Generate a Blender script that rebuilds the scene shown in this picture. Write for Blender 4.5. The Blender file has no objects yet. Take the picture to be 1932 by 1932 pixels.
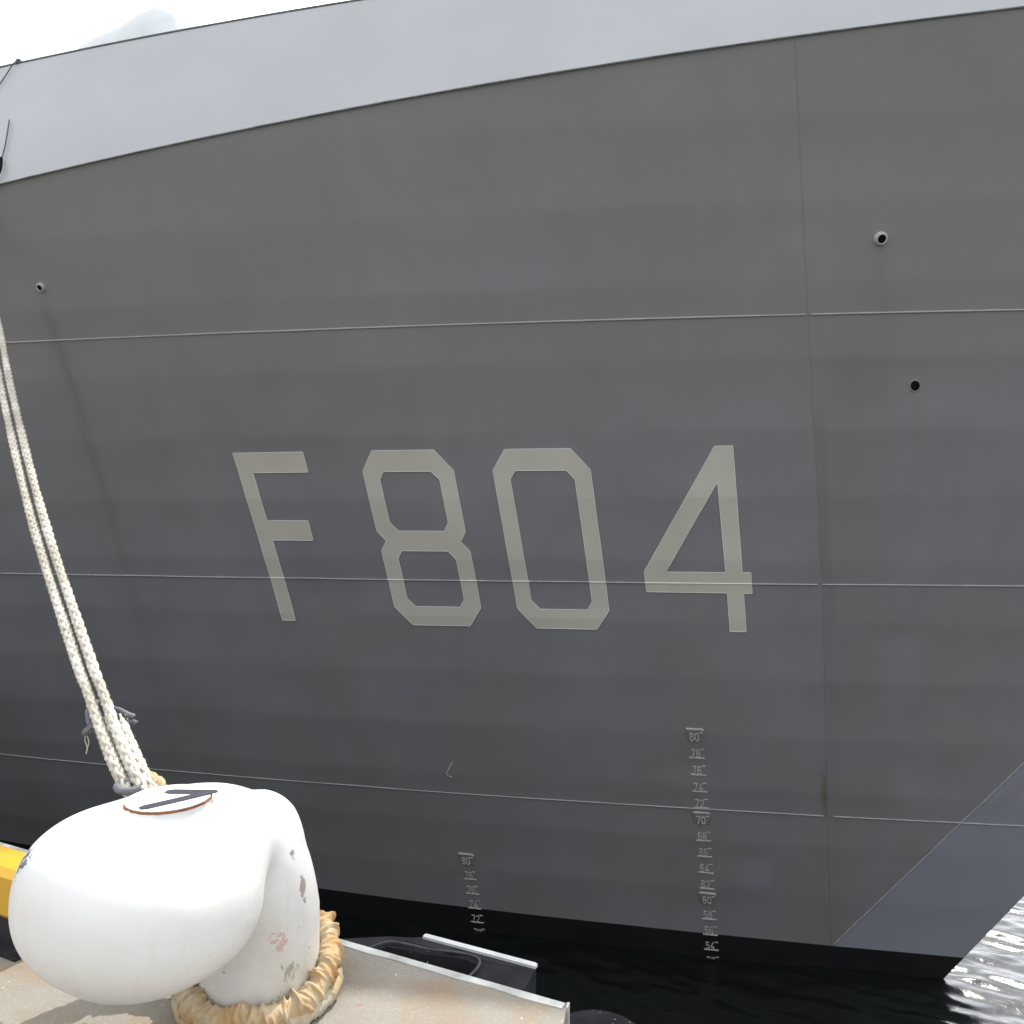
import bpy, bmesh, math, random
import numpy as np
from mathutils import Vector, Matrix
random.seed(7); rng = np.random.default_rng(7)
SC = bpy.context.scene
COL = SC.collection
# ------------------------------------------------------------------ camera
cam_d = bpy.data.cameras.new('camera'); cam = bpy.data.objects.new('camera', cam_d); COL.objects.link(cam)
CAM_H = 5.0948                                   # eye above the water; the quay is at 3.5
cam.location = (0, 0, CAM_H); cam.rotation_euler = (math.radians(90), 0, 0)
cam_d.sensor_width = 36; cam_d.lens = 36*1549.32/1932; cam_d.shift_y = 15.84/1932
cam_d.clip_start = 0.05; cam_d.clip_end = 8000
SC.camera = cam
# ------------------------------------------------------------------ sky and sun
SUN_ELEV = math.radians(53.2)
SUN_AZ = math.atan2(0.4472, 0.8944)              # from +Y towards +X: beyond the ship
w = bpy.data.worlds.new('World'); SC.world = w; w.use_nodes = True
nt = w.node_tree; nt.nodes.clear()
N = nt.nodes.new; L_ = nt.links.new
out = N('ShaderNodeOutputWorld'); bg = N('ShaderNodeBackground'); bg.inputs['Strength'].default_value = 0.12
sky = N('ShaderNodeTexSky'); sky.sky_type = 'NISHITA'; sky.sun_disc = False
sky.sun_elevation = SUN_ELEV; sky.sun_rotation = SUN_AZ
tc = N('ShaderNodeTexCoord'); no = N('ShaderNodeTexNoise'); no.inputs['Scale'].default_value = 2.2
no.inputs['Detail'].default_value = 6; no.inputs['Roughness'].default_value = 0.55
L_(tc.outputs['Generated'], no.inputs['Vector'])
# thick bright cloud, brighter overhead than at the horizon as an overcast sky is
sep = N('ShaderNodeSeparateXYZ'); L_(tc.outputs['Generated'], sep.inputs[0])
mr = N('ShaderNodeMapRange'); mr.inputs[1].default_value = 0; mr.inputs[2].default_value = 1
mr.inputs[3].default_value = 8.5; mr.inputs[4].default_value = 17.0
L_(sep.outputs['Z'], mr.inputs[0])
mn = N('ShaderNodeMapRange'); mn.inputs[1].default_value = 0.3; mn.inputs[2].default_value = 0.7
mn.inputs[3].default_value = 0.86; mn.inputs[4].default_value = 1.12
L_(no.outputs['Fac'], mn.inputs[0])
mu = N('ShaderNodeMath'); mu.operation = 'MULTIPLY'; L_(mr.outputs[0], mu.inputs[0]); L_(mn.outputs[0], mu.inputs[1])
sdir = Vector((math.cos(SUN_ELEV)*math.sin(SUN_AZ), math.cos(SUN_ELEV)*math.cos(SUN_AZ), math.sin(SUN_ELEV)))
# the cloud is thin: it glows round the sun behind it
dt = N('ShaderNodeVectorMath'); dt.operation = 'DOT_PRODUCT'; L_(tc.outputs['Generated'], dt.inputs[0]); dt.inputs[1].default_value = sdir
cl = N('ShaderNodeMath'); cl.operation = 'MAXIMUM'; L_(dt.outputs['Value'], cl.inputs[0]); cl.inputs[1].default_value = 0
pw = N('ShaderNodeMath'); pw.operation = 'POWER'; L_(cl.outputs[0], pw.inputs[0]); pw.inputs[1].default_value = 6
ma = N('ShaderNodeMath'); ma.operation = 'MULTIPLY_ADD'; L_(pw.outputs[0], ma.inputs[0]); ma.inputs[1].default_value = 13; ma.inputs[2].default_value = 0
# and the whole sun side of the sky is brighter down to the horizon
dh = N('ShaderNodeVectorMath'); dh.operation = 'DOT_PRODUCT'; L_(tc.outputs['Generated'], dh.inputs[0]); dh.inputs[1].default_value = (math.sin(SUN_AZ), math.cos(SUN_AZ), 0)
ch = N('ShaderNodeMath'); ch.operation = 'MAXIMUM'; L_(dh.outputs['Value'], ch.inputs[0]); ch.inputs[1].default_value = 0
ph = N('ShaderNodeMath'); ph.operation = 'POWER'; L_(ch.outputs[0], ph.inputs[0]); ph.inputs[1].default_value = 3
mh = N('ShaderNodeMath'); mh.operation = 'MULTIPLY_ADD'; L_(ph.outputs[0], mh.inputs[0]); mh.inputs[1].default_value = 40; L_(mr.outputs[0], mh.inputs[2])
m1 = N('ShaderNodeMath'); m1.operation = 'ADD'; L_(mh.outputs[0], m1.inputs[0]); L_(ma.outputs[0], m1.inputs[1]); L_(m1.outputs[0], mu.inputs[0])
vm = N('ShaderNodeVectorMath'); vm.operation = 'SCALE'; vm.inputs[0].default_value = (0.965, 0.99, 1.04); L_(mu.outputs[0], vm.inputs['Scale'])
mx = N('ShaderNodeMix'); mx.data_type = 'RGBA'; mx.inputs[0].default_value = 0.9
L_(sky.outputs[0], mx.inputs[6]); L_(vm.outputs[0], mx.inputs[7])
L_(mx.outputs[2], bg.inputs['Color']); L_(bg.outputs[0], out.inputs['Surface'])
sun_d = bpy.data.lights.new('sun', 'SUN'); sun = bpy.data.objects.new('sun', sun_d); COL.objects.link(sun)
sun_d.energy = 4.6; sun_d.angle = math.radians(0.6); sun_d.color = (1.0, 0.95, 0.87)
sdir = Vector((math.cos(SUN_ELEV)*math.sin(SUN_AZ), math.cos(SUN_ELEV)*math.cos(SUN_AZ), math.sin(SUN_ELEV)))
sun.rotation_euler = sdir.to_track_quat('Z', 'Y').to_euler(); sun.location = (20, 40, 60)
vs = SC.view_settings; vs.view_transform = 'Standard'; vs.look = 'None'; vs.exposure = 0.0; vs.gamma = 1.0
vs.use_curve_mapping = False

# ------------------------------------------------------------------ helpers
def mesh_obj(name, verts, faces, mat=None, parent=None, smooth=False, uv=None, mats=None, fmat=None):
    me = bpy.data.meshes.new(name)
    me.from_pydata([tuple(map(float, v)) for v in verts], [], [tuple(int(i) for i in f) for f in faces])
    for m in (mats or ([mat] if mat else [])): me.materials.append(m)
    if fmat is not None: me.polygons.foreach_set('material_index', np.asarray(fmat, dtype=np.int32))
    if smooth: me.polygons.foreach_set('use_smooth', [True]*len(me.polygons))
    if uv is not None:
        lay = me.uv_layers.new(name='hull')
        idx = np.zeros(len(me.loops), dtype=np.int32); me.loops.foreach_get('vertex_index', idx)
        lay.data.foreach_set('uv', np.asarray(uv, dtype=np.float32)[idx].ravel())
    me.update()
    o = bpy.data.objects.new(name, me); COL.objects.link(o)
    if parent: o.parent = parent
    return o
def empty(name, loc=(0, 0, 0), rz=0, parent=None):
    o = bpy.data.objects.new(name, None); COL.objects.link(o); o.location = loc; o.rotation_euler = (0, 0, rz)
    o.empty_display_size = 0.3
    if parent: o.parent = parent
    return o
def tag(o, label=None, cat=None, group=None, kind=None):
    if label: o['label'] = label
    if cat: o['category'] = cat
    if group: o['group'] = group
    if kind: o['kind'] = kind
    return o
def grid_faces(nu, nv, close_u=False):
    F = []
    for i in range(nu - (0 if close_u else 1)):
        for j in range(nv-1):
            a = i*nv+j; b = ((i+1) % nu)*nv+j
            F.append((a, b, b+1, a+1))
    return F
class MB:
    def __init__(s): s.v = []; s.f = []; s.m = []
    def add(s, v, f, m=0):
        n = len(s.v); s.v += [tuple(map(float, p)) for p in v]; s.f += [tuple(i+n for i in q) for q in f]; s.m += [m]*len(f)
    def build(s, name, mat=None, parent=None, smooth=False, mats=None):
        return mesh_obj(name, s.v, s.f, mat, parent, smooth, mats=mats, fmat=s.m if mats else None)
def catmull(P, n):
    P = np.asarray(P, float); out = []
    Q = np.vstack([2*P[0]-P[1], P, 2*P[-1]-P[-2]])
    for i in range(1, len(Q)-2):
        p0, p1, p2, p3 = Q[i-1:i+3]
        for t in np.linspace(0, 1, n, endpoint=False):
            out.append(.5*((2*p1)+(-p0+p2)*t+(2*p0-5*p1+4*p2-p3)*t*t+(-p0+3*p1-3*p2+p3)*t**3))
    out.append(P[-1]); return np.array(out)
def resample(P, step):
    P = np.asarray(P, float); d = np.r_[0, np.cumsum(np.linalg.norm(np.diff(P, axis=0), axis=1))]
    n = max(2, int(d[-1]/step)+1); t = np.linspace(0, d[-1], n)
    return np.stack([np.interp(t, d, P[:, k]) for k in range(P.shape[1])], 1), t
def frames(P):
    T = np.gradient(P, axis=0); T /= np.linalg.norm(T, axis=1, keepdims=True)
    ref = np.array([.31, .2, .93]); Nn = np.zeros_like(P)
    n = ref-T[0]*(ref@T[0]); n /= np.linalg.norm(n)
    for i in range(len(P)):
        n = n-T[i]*(n@T[i]); n /= np.linalg.norm(n); Nn[i] = n
    return T, Nn, np.cross(T, Nn)
def tube_vf(P, r, sides=8, caps=True):
    P = np.asarray(P, float); T, A, B = frames(P); r = np.broadcast_to(r, (len(P),))
    th = np.linspace(0, 2*math.pi, sides, endpoint=False)
    V = P[:, None]+r[:, None, None]*(np.cos(th)[None, :, None]*A[:, None]+np.sin(th)[None, :, None]*B[:, None])
    V = V.reshape(-1, 3); F = []
    for i in range(len(P)-1):
        for j in range(sides):
            k = (j+1) % sides
            F.append((i*sides+j, i*sides+k, (i+1)*sides+k, (i+1)*sides+j))
    if caps:
        F.append(tuple(range(sides))[::-1]); F.append(tuple(range((len(P)-1)*sides, len(P)*sides)))
    return V, F
def tube(name, P, r, mat, parent=None, sides=8):
    v, f = tube_vf(P, r, sides); return mesh_obj(name, v, f, mat, parent, True)
def box_vf(c, ax, ay, az):
    c, ax, ay, az = map(np.asarray, (c, ax, ay, az)); V = []
    for k in (-1, 1):
        for j in (-1, 1):
            for i in (-1, 1): V.append(c+i*ax+j*ay+k*az)
    return V, [(0, 2, 3, 1), (4, 5, 7, 6), (0, 1, 5, 4), (2, 6, 7, 3), (0, 4, 6, 2), (1, 3, 7, 5)]

# ------------------------------------------------------------------ materials
class NT:
    """small node helper"""
    def __init__(s, name):
        s.m = bpy.data.materials.new(name); s.m.use_nodes = True; s.t = s.m.node_tree
        s.b = s.t.nodes['Principled BSDF']; s.tc = s.t.nodes.new('ShaderNodeTexCoord')
    def n(s, typ, **kw):
        x = s.t.nodes.new(typ)
        for k, v in kw.items(): setattr(x, k, v)
        return x
    def set(s, sock, v):
        if hasattr(v, 'is_linked') or hasattr(v, 'links'): s.t.links.new(v, sock)
        elif isinstance(v, (tuple, list)) and len(v) == 3 and sock.type == 'RGBA': sock.default_value = (*v, 1)
        else: sock.default_value = v
    def math(s, op, a, b=0.0, c=0.0):
        x = s.n('ShaderNodeMath', operation=op)
        for i, v in enumerate((a, b, c)): s.set(x.inputs[i], v)
        return x.outputs[0]
    def mapr(s, v, a, b, c=0.0, d=1.0, smooth=False):
        x = s.n('ShaderNodeMapRange'); x.clamp = True
        if smooth: x.interpolation_type = 'SMOOTHSTEP'
        for i, q in enumerate((v, a, b, c, d)): s.set(x.inputs[i], q)
        return x.outputs[0]
    def noise(s, vec, scale, detail=4, rough=.55, dist=0.0):
        x = s.n('ShaderNodeTexNoise'); s.set(x.inputs['Vector'], vec)
        x.inputs['Scale'].default_value = scale; x.inputs['Detail'].default_value = detail
        x.inputs['Roughness'].default_value = rough; x.inputs['Distortion'].default_value = dist
        return x.outputs['Fac']
    def mapping(s, vec, scale=(1, 1, 1), loc=(0, 0, 0), rot=(0, 0, 0)):
        x = s.n('ShaderNodeMapping'); s.set(x.inputs['Vector'], vec)
        x.inputs['Scale'].default_value = scale; x.inputs['Location'].default_value = loc; x.inputs['Rotation'].default_value = rot
        return x.outputs[0]
    def mix(s, f, a, b):
        x = s.n('ShaderNodeMix', data_type='RGBA'); s.set(x.inputs[0], f); s.set(x.inputs[6], a); s.set(x.inputs[7], b)
        return x.outputs[2]
    def bump(s, h, strength=.3, dist=.01, prev=None):
        x = s.n('ShaderNodeBump'); s.set(x.inputs['Height'], h); x.inputs['Strength'].default_value = strength; x.inputs['Distance'].default_value = dist
        if prev is not None: s.t.links.new(prev, x.inputs['Normal'])
        return x.outputs[0]
    def out(s, col=None, rough=None, spec=None, metal=None, normal=None):
        if col is not None: s.set(s.b.inputs['Base Color'], col)
        if rough is not None: s.set(s.b.inputs['Roughness'], rough)
        if spec is not None: s.set(s.b.inputs['Specular IOR Level'], spec)
        if metal is not None: s.set(s.b.inputs['Metallic'], metal)
        if normal is not None: s.t.links.new(normal, s.b.inputs['Normal'])
        return s.m
    def xyz(s, vec):
        x = s.n('ShaderNodeSeparateXYZ'); s.set(x.inputs[0], vec); return x.outputs
def simple(name, col, rough=.6, spec=.3, var=.12, scale=6, bump=0, bscale=40):
    t = NT(name); nz = t.noise(t.tc.outputs['Object'], scale, 5)
    f = t.mapr(nz, .3, .7, 1-var, 1+var)
    x = t.n('ShaderNodeVectorMath', operation='SCALE'); x.inputs[0].default_value = col; t.set(x.inputs['Scale'], f)
    nrm = t.bump(t.noise(t.tc.outputs['Object'], bscale, 3), bump, .01) if bump else None
    return t.out(x.outputs[0], rough, spec, normal=nrm)

def hull_paint(name, base, letter=False, black=False):
    t = NT(name); uv = t.tc.outputs['UV']; S, Z, _ = t.xyz(uv)
    ob = t.tc.outputs['Object']
    big = t.noise(ob, .55, 4, .5); mid = t.noise(ob, 2.3, 5, .6)
    streak = t.noise(t.mapping(uv, (9, .35, 1)), 1.0, 5, .6)     # rain runs
    f = t.math('ADD', t.mapr(big, .3, .7, -.06, .06), t.mapr(mid, .3, .7, -.03, .03))
    f = t.math('ADD', f, t.mapr(streak, .35, .65, -.012, .012)); f = t.math('ADD', f, 1.0)
    x = t.n('ShaderNodeVectorMath', operation='SCALE'); x.inputs[0].default_value = base; t.set(x.inputs['Scale'], f)
    col = x.outputs[0]
    if black:
        return t.out(col, t.mapr(mid, .3, .7, .35, .55), .4)
    olive = tuple(c*k for c, k in zip(base, (.93, .92, .80)))
    behind = t.mapr(t.math('MULTIPLY_ADD', Z, .8, t.math('SUBTRACT', S, 1.354)), -.01, .01)      # the stem plate is paler and bluer, without the olive
    col = t.mix(t.math('MULTIPLY', behind, t.math('MULTIPLY', t.mapr(t.noise(ob, .8, 4, .6), .40, .62, .0, .85), t.mapr(Z, 5.5, 1.5, .0, 1))), col, olive)
    stem_tint = tuple(c*k for c, k in zip(base, (1.2, 1.24, 1.33)))
    col = t.mix(t.math('MULTIPLY', t.math('SUBTRACT', 1.0, behind), t.mapr(Z, 5.5, 4.0, 0, 1)), col, stem_tint)
    def run(col, s0, z0, slope, wd, zend, amount, tint, soft=1.0):
        sc = t.math('MULTIPLY_ADD', t.math('SUBTRACT', z0, Z), slope, s0)
        wob = t.math('MULTIPLY_ADD', t.noise(t.mapping(uv, (.01, 1.3, 1)), 1.0, 3), .12, -.06)
        d = t.math('ABSOLUTE', t.math('SUBTRACT', t.math('SUBTRACT', S, sc), wob))
        m = t.mapr(d, 0, wd, 1, 0, True)
        m = t.math('MULTIPLY', m, t.mapr(Z, z0, z0-wd*1.2, 0, 1, True)); m = t.math('MULTIPLY', m, t.mapr(Z, zend, z0, .12, 1))
        m = t.math('MULTIPLY', m, t.mapr(streak, .3, .62, .45, 1.0)); m = t.math('MULTIPLY', m, amount)
        return t.mix(m, col, tint)
    ru = (.068, .058, .032)
    col = run(col, 8.10, 7.37, .11, .11, 1.2, .26, ru)
    col = run(col, 8.15, 7.37, .11, .40, 4.5, .16, ru)
    col = run(col, .52, 7.46, 0, .10, 5.5, .12, ru)
    col = run(col, .25, 6.26, 0, .07, 5.3, .12, ru)
    col = run(col, 1.05, 6.2, .0, .09, .4, .22, ru)
    col = run(col, .82, 7.0, .0, .50, .4, .22, (.11, .105, .075))
    # rust weeping at the weld and the stem near the lowest seam
    dz = t.math('ABSOLUTE', t.math('SUBTRACT', Z, 2.15)); m = t.math('MULTIPLY', t.mapr(dz, .0, .42, 1, 0, True), t.mapr(t.math('ABSOLUTE', t.math('SUBTRACT', S, 1.145)), 0, .055, 1, 0, True))
    col = t.mix(t.math('MULTIPLY', m, .55), col, (.115, .078, .022))
    dz = t.math('ABSOLUTE', t.math('SUBTRACT', Z, 2.25)); m = t.math('MULTIPLY', t.mapr(dz, .0, .5, 1, 0, True), t.mapr(t.math('ABSOLUTE', t.math('MULTIPLY_ADD', Z, .8, t.math('SUBTRACT', S, 1.16))), 0, .16, 1, 0, True))
    col = t.mix(t.math('MULTIPLY', m, .15), col, (.16, .10, .05))
    # a square of newer, bluer paint low on the plating and rolled patches elsewhere
    for (sa, sb, za, zb, am) in ((1.69, 2.03, .965, 1.35, .55), (3.2, 4.4, 7.25, 7.8, .25), (8.4, 9.4, 2.4, 3.1, .2), (5.2, 5.9, 3.1, 3.6, .22), (.2, .6, 3.2, 3.9, .25)):
        m = t.math('MULTIPLY', t.math('MULTIPLY', t.mapr(S, sa, sa+.05, 0, 1), t.mapr(S, sb, sb-.05, 0, 1)), t.math('MULTIPLY', t.mapr(Z, za, za+.05, 0, 1), t.mapr(Z, zb, zb-.05, 0, 1)))
        col = t.mix(t.math('MULTIPLY', m, am), col, tuple(c*k for c, k in zip(base, (1.1, 1.12, 1.25))))
    # small chips and scratches
    chip = t.mapr(t.noise(t.mapping(uv, (1, .35, 1)), 26, 2, .4), .80, .84, 0, .35)
    col = t.mix(chip, col, tuple(min(.6, c*2.0) for c in base))
    spk = t.mapr(t.noise(ob, 34, 2, .4), .79, .82, 0, .6); col = t.mix(spk, col, (.05, .045, .035))
    nrm = t.bump(t.noise(ob, 60, 3), .06, .004)
    return t.out(col, t.mapr(mid, .3, .7, .42, .6), .35, normal=nrm)

HULL = (.198, .203, .217); BEIGE = (.50, .495, .44)
M_hull = hull_paint('hull_grey_paint', HULL)
M_seam = hull_paint('seam_highlight_paint', tuple(c*1.75 for c in HULL))  # hull grey lightened: the glint along the weld beads is put into the colour
M_lseam = hull_paint('letter_seam_highlight', tuple(c*1.35 for c in BEIGE))  # beige lightened the same way, a painted highlight on beads at the letters
M_letter = hull_paint('letter_beige_paint', BEIGE)
M_boot = hull_paint('boot_topping_black', (.012, .012, .014), black=True)
M_bul = simple('bulwark_skylit_grey', (.385, .397, .415), .5, .35, .05, .9)  # hull grey raised: sky brightness of the tilted bulwark is in the colour
M_knk = simple('knuckle_paint', (.13, .15, .15), .6, .3, .4, 7)
M_edge = simple('edge_dark_paint', (.07, .085, .085), .6, .3, .3, 9)
M_mark = simple('draft_mark_paint', (.46, .47, .45), .6, .3, .2, 14)
M_rim = simple('scupper_rim_paint', (.40, .41, .42), .5, .4, .1)
M_dark = simple('hook_and_shade_black', (.006, .006, .007), .9, .1)  # painted shade inside the pipe and drain holes; also the hook's own black
M_canvas_grey = simple('pale_gun_cover', (.66, .70, .71), .8, .2, .06, 3)
M_deck = simple('deck_paint', (.10, .105, .11), .8, .2)

# ------------------------------------------------------------------ ship hull, in ship coordinates
# s = metres aft of the stem at the waterline, z = height above water, half breadth to port (the quay side)
TH = .465; CX = np.array([math.cos(TH), -math.sin(TH)]); PX = np.array([-math.sin(TH), -math.cos(TH)])
STEM = np.array([4.7845, 9.1152])
c1, c2, c3, c4, c5 = .3109, .2206, .0124, .0111, -.0069
def half(s, z):
    s = np.asarray(s, float); z = np.asarray(z, float)
    zz = np.maximum(z, -.5)
    q = lambda s: c1*s+c2*zz+c3*s*zz+c4*zz*zz+c5*s*s
    b = np.where(s < 14, q(s), 0)
    g = c1+c3*zz+2*c5*14
    b2 = q(np.full_like(s, 14.0)*1.0)+g*12*(1-np.exp(-np.maximum(s-14, 0)/12))
    return np.where(s < 14, b, b2)
def zk(s): s = np.asarray(s, float); s = np.minimum(s, 22); return 9.09-.0783*s-.00245*s*s+.0
def ztop(s): s = np.minimum(np.asarray(s, float), 30); return 10.085-.0185*s
def stem_s(z):
    z = np.asarray(z, float); zz = np.maximum(z, -.5)
    a, b, c = c5, c1+c3*zz, c2*zz+c4*zz*zz
    return (-b+np.sqrt(b*b-4*a*c))/(2*a)
DENTS = [(6.9, 5.93, .10, .012), (3.55, 5.98, .12, .014), (3.95, 7.9, .16, .02), (4.05, 7.72, .2, -.012), (2.9, 3.3, .3, .01), (6.1, 7.1, .35, .012), (5.0, 6.6, .4, -.01)]
STF = .632
DENTS += [(rng.uniform(-3, 11), rng.uniform(.8, 8.6), rng.uniform(.12, .5), rng.normal()*.009) for _ in range(40)]
_pn = rng.normal(size=(60, 3))
def dish(s, z):
    """plating pulled in between the stringers behind it, plus uneven fairing"""
    fr = (z-7.22)/STF; k = np.floor(fr); u = fr-k
    amp = .0062+.0028*np.sin(k*2.7+s*.55)+.0018*np.sin(k*5.1-s*1.3)
    d = -amp*(1-(2*u-1)**2)
    # frames every 1.6 m
    v = (s+.5)/1.6; v = v-np.floor(v); d = d-.0022*(1-(2*v-1)**2)
    d = d+.004*np.sin(s*.9+z*.5)*np.sin(z*1.1-s*.3)
    for (a, b, r, h) in DENTS: d = d-h*np.exp(-((s-a)**2+(z-b)**2)/(r*r))
    return d
def surf(s, z, off=0.0, side=1, dd=True):
    s = np.asarray(s, float); z = np.asarray(z, float); s, z = np.broadcast_arrays(s, z)
    e = .02; b = half(s, z); bs = (half(s+e, z)-half(s-e, z))/(2*e); bz = (half(s, z+e)-half(s, z-e))/(2*e)
    # outward normal in (aft, port, up)
    n = np.stack([-bs, np.ones_like(bs), -bz], -1); n /= np.linalg.norm(n, axis=-1, keepdims=True)
    o = off+(dish(s, z)*np.clip((s-stem_s(z))/.4, 0, 1) if dd else 0)
    q = np.stack([s, b, z], -1)+n*np.asarray(o)[..., None]
    return to_world(q[..., 0], q[..., 1]*side, q[..., 2])
def to_world(s, b, z):
    s = np.asarray(s, float); b = np.asarray(b, float)
    X = STEM[0]-CX[0]*s+PX[0]*b; Y = STEM[1]-CX[1]*s+PX[1]*b
    return np.stack([X, Y, np.broadcast_to(z, X.shape)], -1)

ship = empty('warship', (float(STEM[0]), float(STEM[1]), 0))
tag(ship, 'grey warship bow with F804 painted on its flared side', 'ship')
def ship_part(o):
    o.parent = ship; o.matrix_parent_inverse = Matrix.Translation((-float(STEM[0]), -float(STEM[1]), 0)); return o
WELD = 1.12; SD = lambda z: 1.354-.8*np.asarray(z)
BOOT = lambda s: .29+.011*np.asarray(s)
def plate(name, sa, sb, za, zb, ns, nz, mat, label=None):
    """sa, sb: aft/fore limits as functions of z; za, zb: lower/upper limits as functions of s"""
    V = []; UV = []
    u = np.linspace(0, 1, ns); v = np.linspace(0, 1, nz)
    U, W = np.meshgrid(u, v, indexing='ij'); s = U*8; z = W*0+3
    for _ in range(12):
        z = za(s)+(zb(s)-za(s))*W; s = sa(z)+(sb(z)-sa(z))*U
    P = surf(s, z)
    o = mesh_obj(name, P.reshape(-1, 3), grid_faces(ns, nz), mat, None, True, uv=np.stack([s, z], -1).reshape(-1, 2))
    if label: o['label'] = label
    return ship_part(o)
K = lambda v: (lambda x: np.full_like(np.asarray(x, float), v))
SE = [1.893, 4.455, 6.945]
FWD = lambda z: stem_s(z)
plates = [
 (K(14), K(WELD), BOOT, K(SE[0]), 60, 34), (K(14), K(WELD), K(SE[0]), K(SE[1]), 60, 50), (K(14), K(WELD), K(SE[1]), K(SE[2]), 60, 50), (K(14), K(WELD), K(SE[2]), zk, 60, 44),
 (K(WELD), lambda z: np.minimum(SD(z), WELD-.001), BOOT, K(SE[0]), 14, 34), (K(WELD), SD, K(SE[0]), K(SE[1]), 16, 50),
 (lambda z: np.minimum(SD(z), WELD-.001), FWD, BOOT, K(SE[0]), 12, 34), (SD, FWD, K(SE[0]), K(SE[1]), 14, 50),
 (K(WELD), FWD, K(SE[1]), K(SE[2]), 24, 50), (K(WELD), FWD, K(SE[2]), zk, 30, 44),
 (K(40), K(14), BOOT, K(SE[0]), 20, 30), (K(40), K(14), K(SE[0]), K(SE[1]), 20, 40), (K(40), K(14), K(SE[1]), K(SE[2]), 20, 40), (K(40), K(14), K(SE[2]), zk, 20, 20)]
for a in plates: plate('hull_plate', *a, M_hull)
o = plate('boot_topping', K(40), FWD, K(-1.4), BOOT, 110, 16, M_boot, 'black boot topping along the waterline')
# starboard side, not seen from the quay
u = np.linspace(0, 1, 60); v = np.linspace(0, 1, 24); U, W = np.meshgrid(u, v, indexing='ij'); z = W*0+3; s = U*10
for _ in range(12): z = -1.4+(zk(s)+1.4)*W; s = stem_s(z)+(40-stem_s(z))*U
ship_part(mesh_obj('starboard_side', surf(s, z, 0, -1, False).reshape(-1, 3), grid_faces(60, 24), M_hull, None, True, uv=np.stack([s, z], -1).reshape(-1, 2)))
# bulwark, leaning inboard above the knuckle
S_TIP = float(stem_s(9.6))
def bul_pt(s, v, side=1, inset=0.0):
    k = .45; z = zk(s)+(ztop(s)-zk(s))*v
    b = half(s, zk(s))-k*(z-zk(s))-inset
    return to_world(s, np.maximum(b, .02)*side, z)
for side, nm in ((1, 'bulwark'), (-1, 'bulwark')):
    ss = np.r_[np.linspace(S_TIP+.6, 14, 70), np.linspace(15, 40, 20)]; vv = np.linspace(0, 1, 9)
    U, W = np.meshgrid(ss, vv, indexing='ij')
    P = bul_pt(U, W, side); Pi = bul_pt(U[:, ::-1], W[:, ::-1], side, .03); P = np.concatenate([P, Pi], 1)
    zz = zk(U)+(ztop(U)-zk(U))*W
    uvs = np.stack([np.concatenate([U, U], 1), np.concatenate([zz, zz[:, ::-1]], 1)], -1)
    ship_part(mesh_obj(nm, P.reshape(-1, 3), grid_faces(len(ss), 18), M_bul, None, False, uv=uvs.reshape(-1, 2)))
ss = np.r_[np.linspace(S_TIP+.3, 14, 160), np.linspace(15, 40, 15)]
kp = surf(ss, zk(ss), .006, 1, False)
wob = 1+.10*np.interp(ss, np.linspace(-8, 40, 300), rng.normal(size=300))
v, f = tube_vf(kp, .0085*wob, 6); ship_part(mesh_obj('knuckle_strip', v, f, M_knk, None, True))
v, f = tube_vf(bul_pt(ss, np.ones_like(ss), 1, .012), .02, 6); ship_part(mesh_obj('bulwark_rail', v, f, M_edge, None, True))
# fore deck between the bulwarks
sd = np.linspace(S_TIP+.8, 40, 50); zd = ztop(sd)-.95
bd = np.maximum(half(sd, zk(sd))-.45*(zd-zk(sd))-.06, .02); D = np.stack([to_world(sd, bd, zd), to_world(sd, -bd, zd)], 1)
ship_part(mesh_obj('deck', D.reshape(-1, 3), grid_faces(50, 2), M_deck))
# transom far aft closes the hull
zt = np.linspace(-1.4, float(zk(40)), 14); T = np.stack([surf(np.full(14, 40.), zt, 0, 1, False), surf(np.full(14, 40.), zt, 0, -1, False)], 1)
ship_part(mesh_obj('stern_bulkhead', T.reshape(-1, 3), grid_faces(14, 2), M_hull))
# weld seams: raised beads lying on the plating
LET_S2 = [(6.526, 6.682), (5.199, 5.358), (4.430, 4.593), (3.893, 4.056), (3.128, 3.287), (1.74, 2.742)]
def bead(zf, sf, t0, t1, n, r, off=.003, letters=()):
    t = np.linspace(t0, t1, n); s = sf(t); z = zf(t)
    P = surf(s, z, off); v, f = tube_vf(P, r*(1+.12*rng.normal(size=n)), 6)
    fm = []
    for i in range(n-1):
        sm = (s[i]+s[i+1])/2; fm += [1 if any(a <= sm <= b for a, b in letters) else 0]*6
    fm += [0, 0]
    ship_part(mesh_obj('weld_seam', v, f, None, None, True, mats=[M_hull if r < .0048 else M_seam, M_lseam], fmat=fm, uv=np.tile([[20., 9.]], (len(v), 1))))
ID = lambda t: t
bead(lambda t: SE[0]+0*t, ID, float(stem_s(SE[0]))+.02, 1.06, 60, .0065); bead(lambda t: SE[0]+0*t, ID, 1.16, 40, 200, .0065)
bead(lambda t: SE[1]+0*t, ID, float(stem_s(SE[1]))+.02, 1.10, 90, .0075); bead(lambda t: SE[1]+0*t, ID, 1.14, 16, 500, .0075, .006, LET_S2)
bead(lambda t: SE[2]+0*t, ID, float(stem_s(SE[2]))+.02, 1.10, 90, .009); bead(lambda t: SE[2]+0*t, ID, 1.14, 40, 250, .009)
bead(ID, lambda t: WELD-.03*np.exp(-((t-4.45)/1.6)**2), .33, 8.98, 240, .0034, .0)
bead(ID, SD, .31, 4.45, 120, .005, .002)

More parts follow.
